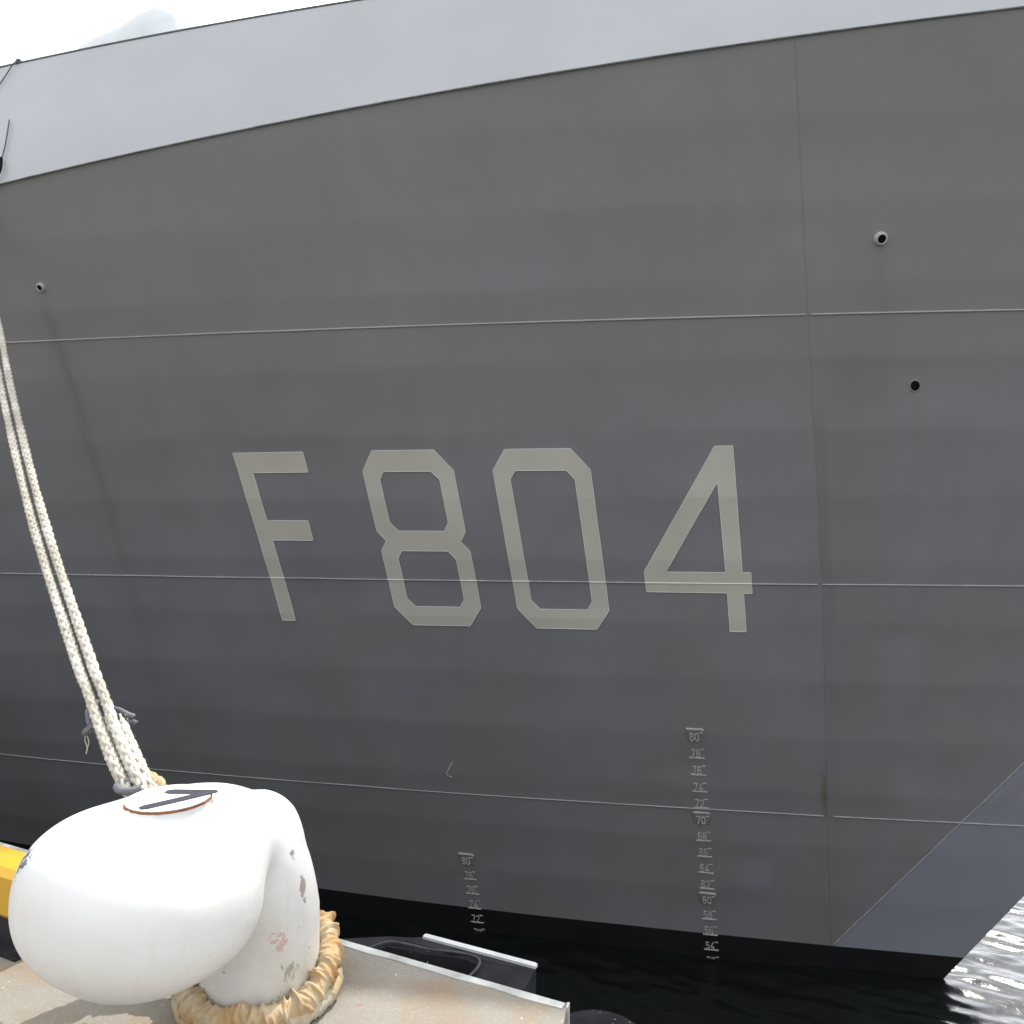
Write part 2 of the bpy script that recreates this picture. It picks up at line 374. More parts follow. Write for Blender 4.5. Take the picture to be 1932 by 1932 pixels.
# ---- painted pennant number, thin raised outline on the plating
LETTERS = {
 'F': ([(6.681,5.799),(5.930,5.799),(5.930,5.594),(6.525,5.594),(6.525,5.091),(6.071,5.091),(6.071,4.878),(6.526,4.878),(6.526,3.964),(6.681,3.964)], []),
 '8': ([(5.218,5.802),(4.596,5.802),(4.440,5.594),(4.440,4.978),(4.509,4.876),(4.430,4.774),(4.430,4.158),(4.579,3.952),(5.194,3.952),(5.358,4.158),(5.358,4.776),(5.284,4.877),(5.360,4.980),(5.360,5.600)],
       [[(5.151,5.591),(4.670,5.591),(4.598,5.510),(4.598,5.071),(4.657,4.983),(5.134,4.983),(5.202,5.076),(5.202,5.510)], [(5.143,4.772),(4.658,4.772),(4.592,4.687),(4.592,4.244),(4.649,4.162),(5.126,4.162),(5.198,4.250),(5.198,4.689)]]),
 '0': ([(3.909,5.800),(3.289,5.800),(3.130,5.592),(3.127,4.153),(3.274,3.945),(3.886,3.945),(4.052,4.160),(4.058,5.596)], [[(3.844,5.591),(3.358,5.591),(3.289,5.500),(3.285,4.250),(3.341,4.156),(3.819,4.156),(3.895,4.248),(3.903,5.508)]]),
 '4': ([(1.983,5.807),(1.822,5.807),(1.819,4.571),(1.740,4.571),(1.740,4.355),(1.820,4.355),(1.819,3.950),(1.976,3.950),(1.974,4.357),(2.740,4.359),(2.743,4.573)], [[(1.984,5.469),(1.976,4.569),(2.536,4.571)]])}
from mathutils.geometry import tessellate_polygon
def letter(ch, outer, holes):
    loops = [[Vector((a, b, 0)) for a, b in outer]]+[[Vector((a, b, 0)) for a, b in h] for h in holes]
    tris = tessellate_polygon(loops); pts = [p for l in loops for p in l]
    bm = bmesh.new(); vs_ = [bm.verts.new(p) for p in pts]
    for t in tris:
        try: bm.faces.new([vs_[i] for i in t])
        except ValueError: pass
    for zc in np.arange(3.98, 5.82, .079):
        bmesh.ops.bisect_plane(bm, geom=bm.verts[:]+bm.edges[:]+bm.faces[:], plane_co=(0, zc, 0), plane_no=(0, 1, 0))
    for sc in np.arange(1.7, 6.8, .16):
        bmesh.ops.bisect_plane(bm, geom=bm.verts[:]+bm.edges[:]+bm.faces[:], plane_co=(sc, 0, 0), plane_no=(1, 0, 0))
    bm.verts.index_update()
    co = np.array([v.co[:] for v in bm.verts]); n = len(co)
    top = surf(co[:, 0], co[:, 1], .006); low = surf(co[:, 0], co[:, 1], -.008)
    F = [];
    for fc in bm.faces:
        ids = [v.index for v in fc.verts]
        if fc.normal.z > 0: ids = ids[::-1]
        F.append(ids)
    for e in bm.edges:
        if len(e.link_faces) == 1:
            a, b = e.verts[0].index, e.verts[1].index; F.append((a, b, b+n, a+n))
    bm.free()
    o = mesh_obj('painted_letter' if ch == 'F' else 'painted_number', np.vstack([top, low]), F, M_letter, None, False, uv=np.vstack([co[:, :2]]*2)); o['label'] = 'large beige %s painted on the grey side' % ch
    ship_part(o); inv = o.matrix_parent_inverse.inverted()
    for lp in [outer]+list(holes):
        q = [np.array(lp[0])]
        for a, b in zip(lp, lp[1:]+lp[:1]):
            a, b = np.array(a), np.array(b); n = max(2, int(np.linalg.norm(b-a)/.07)+1); e = .006*(b-a)/np.linalg.norm(b-a)
            q += [a+e]+[a+(b-a)*t for t in np.linspace(0, 1, n+1)[1:-1]]+[b-e]
        q = np.array(q[1:]+[q[1]]); v, f = tube_vf(surf(q[:, 0], q[:, 1], .0055), .0026, 5); mesh_obj('outline_bead', v, f, M_lseam, o, True)
    return o
for ch, (o_, h_) in LETTERS.items(): letter(ch, o_, h_)

# ---- draft marks, welded strokes
arc = lambda cx, cy, rx, ry, a, b, n=7: [(cx+rx*math.cos(math.radians(t)), cy+ry*math.sin(math.radians(t))) for t in np.linspace(a, b, n)]
DIG = {'0': [arc(.5, .72, .42, .26, 180, 0)+arc(.5, .28, .42, .26, 0, -180)+[(.08, .72)]],
 '2': [arc(.5, .74, .42, .25, 170, -10)+[(.86, .58), (.06, .0), (.95, .0)]],
 '4': [[(.72, 0), (.72, .48)], [(.72, 1), (.05, .26), (.98, .26)]],
 '5': [[(.92, 1), (.16, 1), (.12, .56)]+arc(.5, .32, .42, .30, 120, -150, 9)],
 '6': [arc(.52, .74, .40, .25, 20, 180)+[(.1, .3)]+arc(.5, .29, .41, .28, 180, -180, 12)],
 '7': [[(.05, 1), (.95, 1), (.30, 0)]],
 '8': [arc(.5, .75, .36, .25, -90, 270, 13), arc(.5, .26, .43, .26, 90, 450, 13)]}
def stroke(mb, pts, wd, h=.006, m=0):
    pts = np.asarray(pts, float)
    for a, b in zip(pts[:-1], pts[1:]):
        t = b-a; ln = np.linalg.norm(t)
        if ln < 1e-6: continue
        t /= ln; nn = np.array([-t[1], t[0]])*wd/2; a2 = a-t*wd*.3; b2 = b+t*wd*.3
        q = np.array([a2-nn, b2-nn, b2+nn, a2+nn])
        V = np.vstack([surf(q[:, 0], q[:, 1], h), surf(q[:, 0], q[:, 1], -.008)])
        mb.add(V, [(0, 1, 2, 3), (0, 4, 5, 1), (1, 5, 6, 2), (2, 6, 7, 3), (3, 7, 4, 0)], m)
def draft(num, sL, zb, parent_plate=False):
    """sL: aft end of the underline; numbers are a decimetre tall"""
    mb = MB(); dw = .040; hgt = .088
    for k, ch in enumerate(str(num)):
        s0 = sL-.019-k*.051
        for pl in DIG[ch]: stroke(mb, [(s0-x*dw, zb+.004+y*hgt) for x, y in pl], .0098, .0035 if not parent_plate else .017)
    h = .0045 if not parent_plate else .017
    stroke(mb, [(sL-.118, zb+.101), (sL-.152, zb+.101)], .009, h)
    if not parent_plate: stroke(mb, [(sL, zb-.004), (sL-.152, zb-.004)], .0120, .007)
    o = ship_part(mb.build('draft_mark', M_mark)); o['label'] = 'draft mark %d' % num
    if parent_plate:
        P = np.array([(sL+.008, zb-.006), (sL-.157, zb-.006), (sL-.157, zb+.134), (sL+.008, zb+.134)])
        V = np.vstack([surf(P[:, 0], P[:, 1], [.004, .004, .013, .013]), surf(P[:, 0], P[:, 1], -.008)])
        b = ship_part(mesh_obj('draft_plate', V, [(0, 1, 2, 3), (0, 4, 5, 1), (1, 5, 6, 2), (2, 6, 7, 3), (3, 7, 4, 0)], M_hull, uv=np.vstack([P, P])))
        mb = MB(); stroke(mb, [(sL+.008, zb+.138), (sL-.150, zb+.138), (sL-.158, zb+.126)], .014, .016); ship_part(mb.build('plate_edge_highlight', M_mark))  # pale stroke painted as the light caught on the plate's top edge
for D_ in range(80, 50, -2): draft(D_, 2.472, (D_-52.9)/10, D_ % 10 == 0)
for D_ in range(80, 68, -2): draft(D_, 5.180, (D_-70.5)/10, D_ == 80)
# chalk tick left on the plating
mb = MB(); stroke(mb, [(5.075, 2.285), (5.13, 2.20), (5.165, 2.15), (5.155, 2.115), (5.11, 2.105)], .010, .004); ship_part(mb.build('chalk_mark', M_mark))

# ---- scuppers
def scupper(s, z, r, ln, tilt=.25):
    e = .02; n = surf(s, z, 1.0, 1, False)-surf(s, z, 0, 1, False); n = np.asarray(n, float)
    n = n+np.array([0, 0, -tilt]); n /= np.linalg.norm(n); c = surf(s, z, -.02)
    a = np.cross(n, [0, 0, 1]); a /= np.linalg.norm(a); b = np.cross(n, a)
    th = np.linspace(0, 2*math.pi, 20, endpoint=False); ring = lambda rr, d: [c+n*d+rr*(math.cos(t)*a+math.sin(t)*b) for t in th]
    prof = [(r*1.35, 0), (r*1.3, .03), (r*1.08, .035), (r*1.0, ln*.7), (r*1.05, ln), (r*.80, ln+.003), (r*.76, ln-.03)]
    V = np.array([ring(*q) for q in prof]).reshape(-1, 3); F = []
    for i in range(len(prof)-1):
        for j in range(20): F.append((i*20+j, i*20+(j+1) % 20, (i+1)*20+(j+1) % 20, (i+1)*20+j))
    o = ship_part(mesh_obj('scupper_pipe', V, F, M_rim, None, True))
    d = mesh_obj('pipe_shade_disc', ring(r*.78, ln-.012), [tuple(range(20))], M_dark); d.parent = o  # black disc stands in for the shade inside the pipe
scupper(8.090, 7.428, .036, .05, .05); scupper(.522, 7.535, .046, .06, .05)
def drain(s, z, r):
    th = np.linspace(0, 2*math.pi, 24, endpoint=False)
    P = [surf(s+q*math.cos(t), z+q*1.15*math.sin(t), o_) for q, o_ in ((r*1.35, -.004), (r*1.2, .008), (r, .008), (r*.97, -.003)) for t in th]
    F = [(i*24+j, i*24+(j+1) % 24, (i+1)*24+(j+1) % 24, (i+1)*24+j) for i in range(3) for j in range(24)]
    o = ship_part(mesh_obj('drain_hole', P, F, M_hull, None, True, uv=np.tile([[20., 9.]], (len(P), 1))))
    q = mesh_obj('hole_shade_disc', [surf(s+r*math.cos(t), z+r*1.15*math.sin(t), .003) for t in th], [tuple(range(24))], M_dark); q.parent = o  # flat black disc in place of a shaded hole; plating is not cut
drain(.259, 6.322, .038)
# ---- mooring chock where the rope goes in (left of the picture) and the covered gun on the fore deck
def hull_ring(s, z, r):
    th = np.linspace(0, 2*math.pi, 32); P = np.array([surf(s+r*1.3*math.cos(t), z+r*math.sin(t), .03) for t in th])
    v, f = tube_vf(P, .05, 8); return ship_part(mesh_obj('mooring_chock', v, f, M_edge, None, True))
def gun(s):
    base = to_world(s, 0, float(ztop(s))-0.98)
    ax = np.array([-CX[0], -CX[1], 0.]); pt = np.array([PX[0], PX[1], 0.]); up = np.array([0, 0, 1.])
    # rounded gunhouse under its canvas cover, fullest at the fore end
    xs = np.linspace(-1.45, 1.55, 25); zt_g = np.interp(xs, [-1.45, -1.3, -1.05, -.7, -.3, .1, 1.2, 1.45, 1.55], [4.0, 4.65, 5.06, 5.26, 5.24, 5.16, 5.10, 4.85, 4.4])
    ph_ = np.linspace(0, math.pi, 17); V = []
    for x, zt in zip(xs, zt_g):
        for a in ph_:
            c, d = math.cos(a), math.sin(a); V.append(base+ax*x+pt*(.85*np.sign(c)*abs(c)**.8)+up*(2.6+(zt-2.6)*d**.7 if 0 < a < math.pi else 0))
    m = len(xs)
    g = ship_part(mesh_obj('naval_gun', V, grid_faces(m, 17)+[tuple(range(17)), tuple(range((m-1)*17, m*17))], M_canvas_grey, None, True)); g['label'] = 'pale covered gun standing on the fore deck'
    v, f = tube_vf([base-ax*.9+up*2.4, base-ax*5.0+up*2.9], [.16, .10], 12); b = mesh_obj('barrel', v, f, M_canvas_grey, None, True); b.parent = g
gun(12.65)

# ------------------------------------------------------------------ water
def stretch(a, b, n, lo, hi):
    """dense between a and b, then growing steps out to lo and hi"""
    mid = np.linspace(a, b, n); d = mid[1]-mid[0]; r = [b]; q = d
    while r[-1] < hi: q *= 1.14; r.append(r[-1]+q)
    l = [a]; q = d
    while l[-1] > lo: q *= 1.14; l.append(l[-1]-q)
    return np.r_[l[:0:-1], mid, r[1:]]
wx = stretch(-2, 13, 520, -4000, 4000); wy = stretch(6, 17, 400, -4000, 4000)
GX, GY = np.meshgrid(wx, wy, indexing='ij'); H = np.zeros_like(GX)
fade = np.exp(-(np.maximum(0, np.hypot(GX-5, GY-11)-9)/9)**2)
for lam, amp, n in ((2.4, .010, 4), (1.0, .012, 8), (.46, .0080, 14), (.22, .0036, 18)):
    for _ in range(n):
        a = rng.normal(1.15, .42); k = 2*math.pi/(lam*rng.uniform(.75, 1.3)); ph = rng.uniform(0, 6.28)
        q = (GX*math.cos(a)+GY*math.sin(a))*k+ph+.5*np.sin(GX*.9+GY*.4+ph)
        H += amp/math.sqrt(n)*1.2*(np.sin(q)+.25*np.sin(2*q))
t = NT('harbour_water'); ob = t.tc.outputs['Object']
nz = t.noise(t.mapping(ob, (1, 1, 1)), 9.0, 4, .6, .6)
M_water = t.out((.006, .008, .007), .2, .5, normal=t.bump(nz, .3, .02)); t.b.inputs['IOR'].default_value = 1.33
water = mesh_obj('water', np.stack([GX, GY, H*fade], -1).reshape(-1, 3), grid_faces(len(wx), len(wy)), M_water, None, True); tag(water, kind='structure')

# ------------------------------------------------------------------ quay
QZ = 3.5
QC = np.array([.182, 2.712]); QE = np.array([.8944, -.4472]); QN = np.array([.4472, .8944])     # corner, along, outward
def q3(t, o, z=0.0): p = QC-QE*t+QN*o; return np.array([p[0], p[1], QZ+z])                       # t to the left, o over the water
t = NT('quay_concrete'); ob = t.tc.outputs['Object']
big = t.noise(ob, .8, 5, .6); mid = t.noise(ob, 5, 6, .65); fine = t.noise(ob, 70, 4, .7); X_, Y_, Z_ = t.xyz(ob)
col = t.mix(t.mapr(big, .35, .65), (.205, .187, .157), (.318, .302, .268))
col = t.mix(t.mapr(mid, .38, .62, 0, .55), col, (.25, .225, .18))
speck = t.n('ShaderNodeTexVoronoi'); t.set(speck.inputs['Vector'], ob); speck.inputs['Scale'].default_value = 95
col = t.mix(t.mapr(speck.outputs['Distance'], .0, .22, .5, 0), col, (.17, .15, .125))
col = t.mix(t.mapr(fine, .55, .75, 0, .45), col, (.5, .49, .45))
rusty = t.math('MULTIPLY', t.mapr(t.noise(ob, 2.6, 4, .6, .4), .50, .66, 0, 1), .45)
col = t.mix(rusty, col, (.27, .17, .085))
red = t.mapr(t.noise(t.mapping(ob, (1, 2.2, 1)), 13, 2, .4), .735, .76, 0, .5); col = t.mix(red, col, (.30, .10, .07))
wht = t.mapr(t.noise(t.mapping(ob, (1, 1.6, 1), (3.3, 1.2, 0)), 7, 3, .5), .735, .75, 0, .75); col = t.mix(wht, col, (.66, .65, .62))
wsp = t.mapr(t.noise(ob, 48, 1, .3), .80, .82, 0, .8); col = t.mix(wsp, col, (.7, .7, .68))
cm = t.mapr(t.math('ABSOLUTE', t.math('SUBTRACT', t.noise(ob, .9, 6, .6, .3), .5)), 0, .0016, 1, 0); col = t.mix(t.math('MULTIPLY', cm, .4), col, (.12, .10, .08))
wetf = t.mapr(Z_, .4, 1.7, .8, 0); col = t.mix(wetf, col, (.03, .034, .026))      # tide mark on the face
b1 = t.bump(fine, .35, .006); b2 = t.bump(mid, .4, .02, b1)
M_con = t.out(col, .9, .15, normal=b2)
top = [q3(90, 0), q3(0, 0)]
c2_ = np.array([-.165, -.986]); pA = QC+c2_*1.1; top += [np.array([*pA, QZ])]
top += [np.array([*(pA+QE*90), QZ]), np.array([*(pA+QE*90-QN*60), QZ]), np.array([*(QC-QE*90-QN*60), QZ])]
n = len(top); V = top+[np.array([p[0], p[1], -4.0]) for p in top]
quay = mesh_obj('quay', V, [tuple(range(n))[::-1]]+[(i, (i+1) % n, (i+1) % n+n, i+n) for i in range(n)], M_con); tag(quay, kind='structure')
# painted steel angle along the edge, in lengths butted end to end
M_strip = simple('edge_white_paint', (.50, .51, .48), .6, .3, .28, 9, .3, 40)
def edge_len(t0, t1):
    mb = MB(); w_ = .040; h = .004
    nseg = max(2, int((t1-t0)/.12)); tt = np.linspace(t0, t1, nseg); rows = []
    for x in tt:
        j = .0025*math.sin(x*31)+.002*math.sin(x*77)
        rows.append([q3(x, -w_+j, -.02), q3(x, -w_+j, h), q3(x, -.008, h), q3(x, .004, h-.009), q3(x, .006, -.13), q3(x, -.012, -.13)])
    R = np.array(rows); mb.add(R.reshape(-1, 3), grid_faces(nseg, 6)); mb.add(R[0], [tuple(range(6))]); mb.add(R[-1], [tuple(range(6))[::-1]])
    o = mb.build('edge_strip', M_strip, quay); return o
for a in np.arange(0, 60, 3.0): edge_len(a+.003, a+2.997)
# corner post of the angle and worn corner
mb = MB(); a = q3(0, 0); d1 = np.array([*c2_, 0.])
P = [a+np.array([0, 0, .004]), a+d1*.03+np.array([0, 0, .004]), a+d1*.03+np.array([.006, 0, .004]), a+np.array([*QE, 0])*.007+np.array([*QN, 0])*.006+np.array([0, 0, .002])]
mb.add(P+[p-np.array([0, 0, .7]) for p in P], [(0, 1, 2, 3), (0, 4, 5, 1), (1, 5, 6, 2), (2, 6, 7, 3), (3, 7, 4, 0), (4, 7, 6, 5)])
mb.build('corner_angle', M_strip, quay)

# ------------------------------------------------------------------ rubber fenders on the quay face
M_rub = simple('fender_rubber', (.030, .029, .033), .55, .4, .25, 5, .15, 30)
t = NT('fender_rubber_dusty'); ob = t.tc.outputs['Object']
sp = t.mapr(t.noise(ob, 38, 1, .3), .755, .775, 0, .9); dn = t.noise(ob, 6, 5)
M_rub = t.out(t.mix(sp, t.mix(t.mapr(dn, .35, .65), (.018, .018, .021), (.034, .034, .038)), (.45, .45, .44)), .75, .15)
M_lip = simple('worn_rubber_lip', (.075, .075, .08), .7, .2, .2, 20)
M_topstrip = simple('fender_top_pale', (.62, .63, .62), .55, .3, .15, 8)
fe = empty('arch_fender', tuple(map(float, q3(.7, .25, -1.0)))); tag(fe, 'black rubber arch fender with pale top strip bolted to the quay edge', 'fender')
def childof(o, p):
    o.parent = p; o.matrix_parent_inverse = Matrix.Translation(tuple(-np.array(p.location))); return o
zt_ = -.205; zb_ = -2.3
outer = [(.29, .008), (.29, .14), (.335, .46), (.345, .50), (.87, .50), (.93, .465), (1.02, .43), (1.30, .25), (1.47, .008)]
inner = [(1.06, .008), (1.03, .30), (.985, .375), (.89, .395), (.80, .40), (.72, .422), (.64, .438), (.58, .43), (.548, .37), (.55, .2), (.56, .008)]
pts = outer+inner; n = len(pts)
tri = tessellate_polygon([[Vector((a, b, 0)) for a, b in pts]])
mb = MB(); V = [q3(a, b, zt_+(.0 if i < 9 else -.012)) for i, (a, b) in enumerate(pts)]+[q3(a, b, zb_) for a, b in pts]
mb.add(V, [tuple(x) for x in tri]+[(i, (i+1) % n, (i+1) % n+n, i+n) for i in range(n)])
childof(mb.build('rubber_body', M_rub), fe)
# lip around the arch recess
v, f = tube_vf(catmull([q3(a, b+.012, zt_+.004) for a, b in inner[1:-1]], 5), .006, 6); childof(mesh_obj('recess_lip', v, f, M_lip, None, True), fe)
mb = MB(); F_ = [(.338, .478), (.338, .500), (.350, .506), (.868, .506), (.875, .500), (.872, .478)]; m = len(F_)
V = [q3(a, b, zt_+.012) for a, b in F_]+[q3(a, b, zt_+.001) for a, b in F_]
mb.add(V, [tuple(range(m))]+[(i, (i+1) % m, (i+1) % m+m, i+m) for i in range(m)]); childof(mb.build('top_strip', M_topstrip), fe)  # pale strip along the outer top edge of the rubber
# a round rubber pile fender farther along, its domed top just inside the frame
pf_c = np.array([.372, 3.62]); pz = QZ-.635
pf = empty('pile_fender', (float(pf_c[0]), float(pf_c[1]), 0)); tag(pf, 'round black rubber pile fender beside the quay corner', 'fender')
prof = [(0, 0)]+[(.27*math.sin(a), -.14*(1-math.cos(a))) for a in np.linspace(.02, math.pi/2, 11)]+[(.27, -.5), (.27, -4.5)]
th = np.linspace(0, 2*math.pi, 32, endpoint=False)
V = [(pf_c[0]+r*math.cos(a), pf_c[1]+r*math.sin(a), pz+z) for r, z in prof[1:] for a in th]; m = len(prof)-1
F = [(i*32+j, i*32+(j+1) % 32, (i+1)*32+(j+1) % 32, (i+1)*32+j) for i in range(m-1) for j in range(32)]+[tuple(range(32))]
childof(mesh_obj('rubber_sleeve', V, F, M_rub, None, True), pf)

# ------------------------------------------------------------------ yellow bull rail left of the bollard
t = NT('yellow_paint'); ob = t.tc.outputs['Object']
chipm = t.mapr(t.noise(ob, 14, 5, .65), .66, .70, 0, .8); dirt = t.mapr(t.noise(ob, 3, 5), .4, .7, 0, .35)
M_yel = t.out(t.mix(chipm, t.mix(dirt, (.60, .345, .028), (.40, .24, .04)), (.10, .07, .04)), .45, .4)
M_blk = simple('black_steel', (.02, .018, .022), .6, .3)
rail = empty('bull_rail', tuple(map(float, q3(3.2, -.54)))); tag(rail, 'yellow painted kerb beam on black feet beside the white bollard', 'kerb beam')
def rail_beam(t0, t1):
    pr = [(-.615, .115), (-.625, .13), (-.625, .268), (-.600, .292), (-.480, .292), (-.460, .27), (-.460, .115)]; m = len(pr)
    V = [q3(x, o, z) for x in (t0, t1) for o, z in pr]
    return childof(mesh_obj('beam', V, [tuple(range(m)), tuple(range(m, 2*m))[::-1]]+[(i, (i+1) % m, (i+1) % m+m, i+m) for i in range(m)], M_yel), rail)
rail_beam(1.86, 8.0)
def foot(x):
    mb = MB(); e = np.array([*QE, 0.]); nn = np.array([*QN, 0.]); c = q3(x, -.545)
    mb.add(*box_vf(c+np.array([0, 0, .006]), e*.12, nn*.115, np.array([0, 0, .006])))
    mb.add(*box_vf(c+np.array([0, 0, .063]), e*.075, nn*.07, np.array([0, 0, .0505])))
    for sx in (-1, 1):
        for sy in (-1, 1):
            p = c+e*.1*sx+nn*.095*sy; v, f = tube_vf([p+[0, 0, .012], p+[0, 0, .032]], .013, 6); mb.add(v, f)
    childof(mb.build('foot', M_blk), rail)
for x in (2.0, 3.5, 5.0, 6.5): foot(x)

# ------------------------------------------------------------------ bollard: a kidney head on a round stalk
B0 = np.array([-.848, 2.76]); BL = np.array([-.4472, -.8944])
bol = empty('bollard', (float(B0[0]), float(B0[1]), QZ), math.atan2(BL[1], BL[0])); tag(bol, 'large white kidney shaped bollard numbered 7 on the quay', 'bollard')
def smin(a, b, k):
    h = np.clip(.5+.5*(b-a)/k, 0, 1); return b*(1-h)+a*h-k*h*(1-h)
def ell(x, y, z, c, r, pitch=0):
    x, y, z = x-c[0], y-c[1], z-c[2]; ca, sa = math.cos(pitch), math.sin(pitch); x, z = ca*x+sa*z, -sa*x+ca*z
    k0 = np.sqrt((x/r[0])**2+(y/r[1])**2+(z/r[2])**2); k1 = np.sqrt((x/r[0]**2)**2+(y/r[1]**2)**2+(z/r[2]**2)**2)+1e-9
    return k0*(k0-1)/k1
def bsdf(x, y, z):
    rr = np.hypot(x, y)
    zc = .29; up = np.maximum(z-zc, 0); rs = np.hypot(x-.04*np.clip(up/.2, 0, 1), y)
    st = ((rs**2.6+(up*.196/.385)**2.6)**(1/2.6)-.196-.04*np.exp(-(np.maximum(z, 0)/.03)**2))*.75
    xa, ya, za = x-.45, y+.012, z+.10*y-.525; xa, za = math.cos(.07)*xa+math.sin(.07)*za, -math.sin(.07)*xa+math.cos(.07)*za
    hd = ((np.abs(xa/.322)**2.3+np.abs(ya/.313)**2.3+np.abs(za/.236)**2.3)**(1/2.3)-1)*.26
    rd = ell(x, y, z, (.28, -.03, .585), (.28, .24, .185))
    d = smin(smin(st, hd, .016), rd, .055)
    pad = np.clip((.15-np.hypot(x+.05, (y-.12)))/.012, 0, 1)*np.clip((z-.52)/.10, 0, 1)*np.clip((.05-x)/.08, 0, 1)
    d = d-.006*pad
    d = -smin(-d, -(z-.770), .03)
    seat = np.maximum(np.hypot(x-.368, y+.006)-.1195, np.abs(z-.66)-.1125)      # flat seat of the number plate
    return smin(d, seat, .012)
def surface_nets(f, lo, hi, h):
    ax = [np.arange(a, b+h, h) for a, b in zip(lo, hi)]; G = np.meshgrid(*ax, indexing='ij'); D = f(*G); ins = D < 0
    nx, ny, nz_ = (len(a)-1 for a in ax); acc = np.zeros((nx, ny, nz_, 3)); cnt = np.zeros((nx, ny, nz_))
    cor = [(i, j, k) for i in (0, 1) for j in (0, 1) for k in (0, 1)]
    sl = lambda A, c: A[c[0]:c[0]+nx, c[1]:c[1]+ny, c[2]:c[2]+nz_]
    for a in cor:
        for d in range(3):
            if a[d] == 0:
                b = list(a); b[d] = 1; da, db = sl(D, a), sl(D, b); cr = (da < 0) != (db < 0)
                tt = np.where(cr, da/(da-db+1e-12), 0); p = np.zeros((nx, ny, nz_, 3))+np.array(a); p[..., d] += tt
                acc += p*cr[..., None]; cnt += cr
    act = cnt > 0; idx = -np.ones(act.shape, int); idx[act] = np.arange(act.sum())
    I = np.argwhere(act); V = np.array(lo)+(I+acc[act]/cnt[act][:, None])*h
    F = []
    for d in range(3):
        e1, e2 = [(1, 2), (2, 0), (0, 1)][d]
        s0 = [slice(1, None)]*3
        A = [slice(1, n_) for n_ in (nx, ny, nz_)]; A[d] = slice(0, (nx, ny, nz_)[d]); A = tuple(A)
        Bs = list(A); Bs[d] = slice(1, (nx, ny, nz_)[d]+1); cr = ins[A] != ins[tuple(Bs)]
        off = np.array([a.start for a in A])
        for q in np.argwhere(cr)+off:
            fl = ins[tuple(q)]; u = np.zeros(3, int); v = np.zeros(3, int); u[e1] = 1; v[e2] = 1
            quad = [idx[tuple(q)], idx[tuple(q-u)], idx[tuple(q-u-v)], idx[tuple(q-v)]]
            if min(quad) >= 0: F.append(quad if fl else quad[::-1])
    e = 1e-4
    for _ in range(3):
        x, y, z = V.T; g = np.stack([f(x+e, y, z)-f(x-e, y, z), f(x, y+e, z)-f(x, y-e, z), f(x, y, z+e)-f(x, y, z-e)], 1)/(2*e)
        V = V-.7*f(x, y, z)[:, None]*g/np.maximum((g*g).sum(1), .3)[:, None]
    return V, F
t = NT('bollard_white_paint'); ob = t.tc.outputs['Object']; BX, BY, BZ = t.xyz(ob)
nb = t.noise(ob, 3, 5); nf = t.noise(ob, 24, 5, .65, .5)
col = t.mix(t.mapr(nb, .4, .7, 0, .5), (.69, .69, .68), (.62, .61, .58))
# grime on the stalk where ropes rub
grim = t.math('MULTIPLY', t.mapr(BZ, .42, .12, 0, 1), t.mapr(BX, .26, .14, 0, 1))
col = t.mix(t.math('MULTIPLY', grim, t.mapr(t.noise(ob, 6, 5, .6), .35, .7, .2, .75)), col, (.46, .42, .33))
def blot(col, c, r, sc, thr, tint, amt=1.0, stretch=(1, 1, 1)):
    mp = t.n('ShaderNodeVectorMath', operation='SUBTRACT'); t.set(mp.inputs[0], ob); mp.inputs[1].default_value = c
    dv_ = t.n('ShaderNodeVectorMath', operation='DIVIDE'); t.set(dv_.inputs[0], mp.outputs[0]); dv_.inputs[1].default_value = r
    ln = t.n('ShaderNodeVectorMath', operation='LENGTH'); t.set(ln.inputs[0], dv_.outputs[0])
    m = t.math('ADD', t.mapr(ln.outputs['Value'], 0, 1, .34, -.2), t.noise(t.mapping(ob, stretch), sc, 4, .6))
    return t.mix(t.math('MULTIPLY', t.mapr(m, thr, thr+.07), amt*.8), col, tint)
col = blot(col, (.655, -.175, .665), (.13, .085, .055), 34, .55, (.06, .08, .095), 1.2, (1.6, 1, 2.2))
col = blot(col, (.034, .190, .525), (.04, .05, .065), 24, .60, (.16, .085, .075), .95, (1, 1, .8))
col = blot(col, (.0, .19, .40), (.05, .05, .13), 34, .70, (.20, .12, .10), .9, (1, 1, .5))
col = blot(col, (.10, .178, .262), (.09, .07, .10), 60, .69, (.45, .20, .16), .7)
col = blot(col, (.06, .187, .16), (.09, .07, .08), 60, .69, (.16, .17, .14), .8, (1, 1, .35))
chips = t.mapr(t.noise(ob, 38, 4, .6), .69, .72, 0, .8); col = t.mix(t.math('MULTIPLY', chips, t.mapr(BZ, .40, .15, .0, 1)), col, (.12, .10, .08))
dots = t.mapr(t.noise(ob, 55, 3, .5), .73, .75, 0, .7); col = t.mix(dots, col, (.40, .37, .32))
scr = t.mapr(t.noise(t.mapping(ob, (14, 3, 40), rot=(.3, .5, .8)), 1.6, 3, .5), .72, .75, 0, .35); col = t.mix(scr, col, (.45, .43, .40))
drip = t.mapr(t.noise(t.mapping(ob, (22, 22, 1.2)), 1.0, 4, .6), .56, .75, 0, .45); col = t.mix(t.math('MULTIPLY', drip, t.mapr(BZ, .62, .25, 0, 1)), col, (.50, .43, .33))
M_bol = t.out(col, t.mapr(nf, .3, .7, .36, .5), .4, normal=t.bump(nb, .25, .025, t.bump(nf, .16, .004)))
V, F = surface_nets(bsdf, (-.30, -.42, -.04), (.86, .38, .82), .0105)
body = mesh_obj('bollard_body', V, F, M_bol, bol, True)
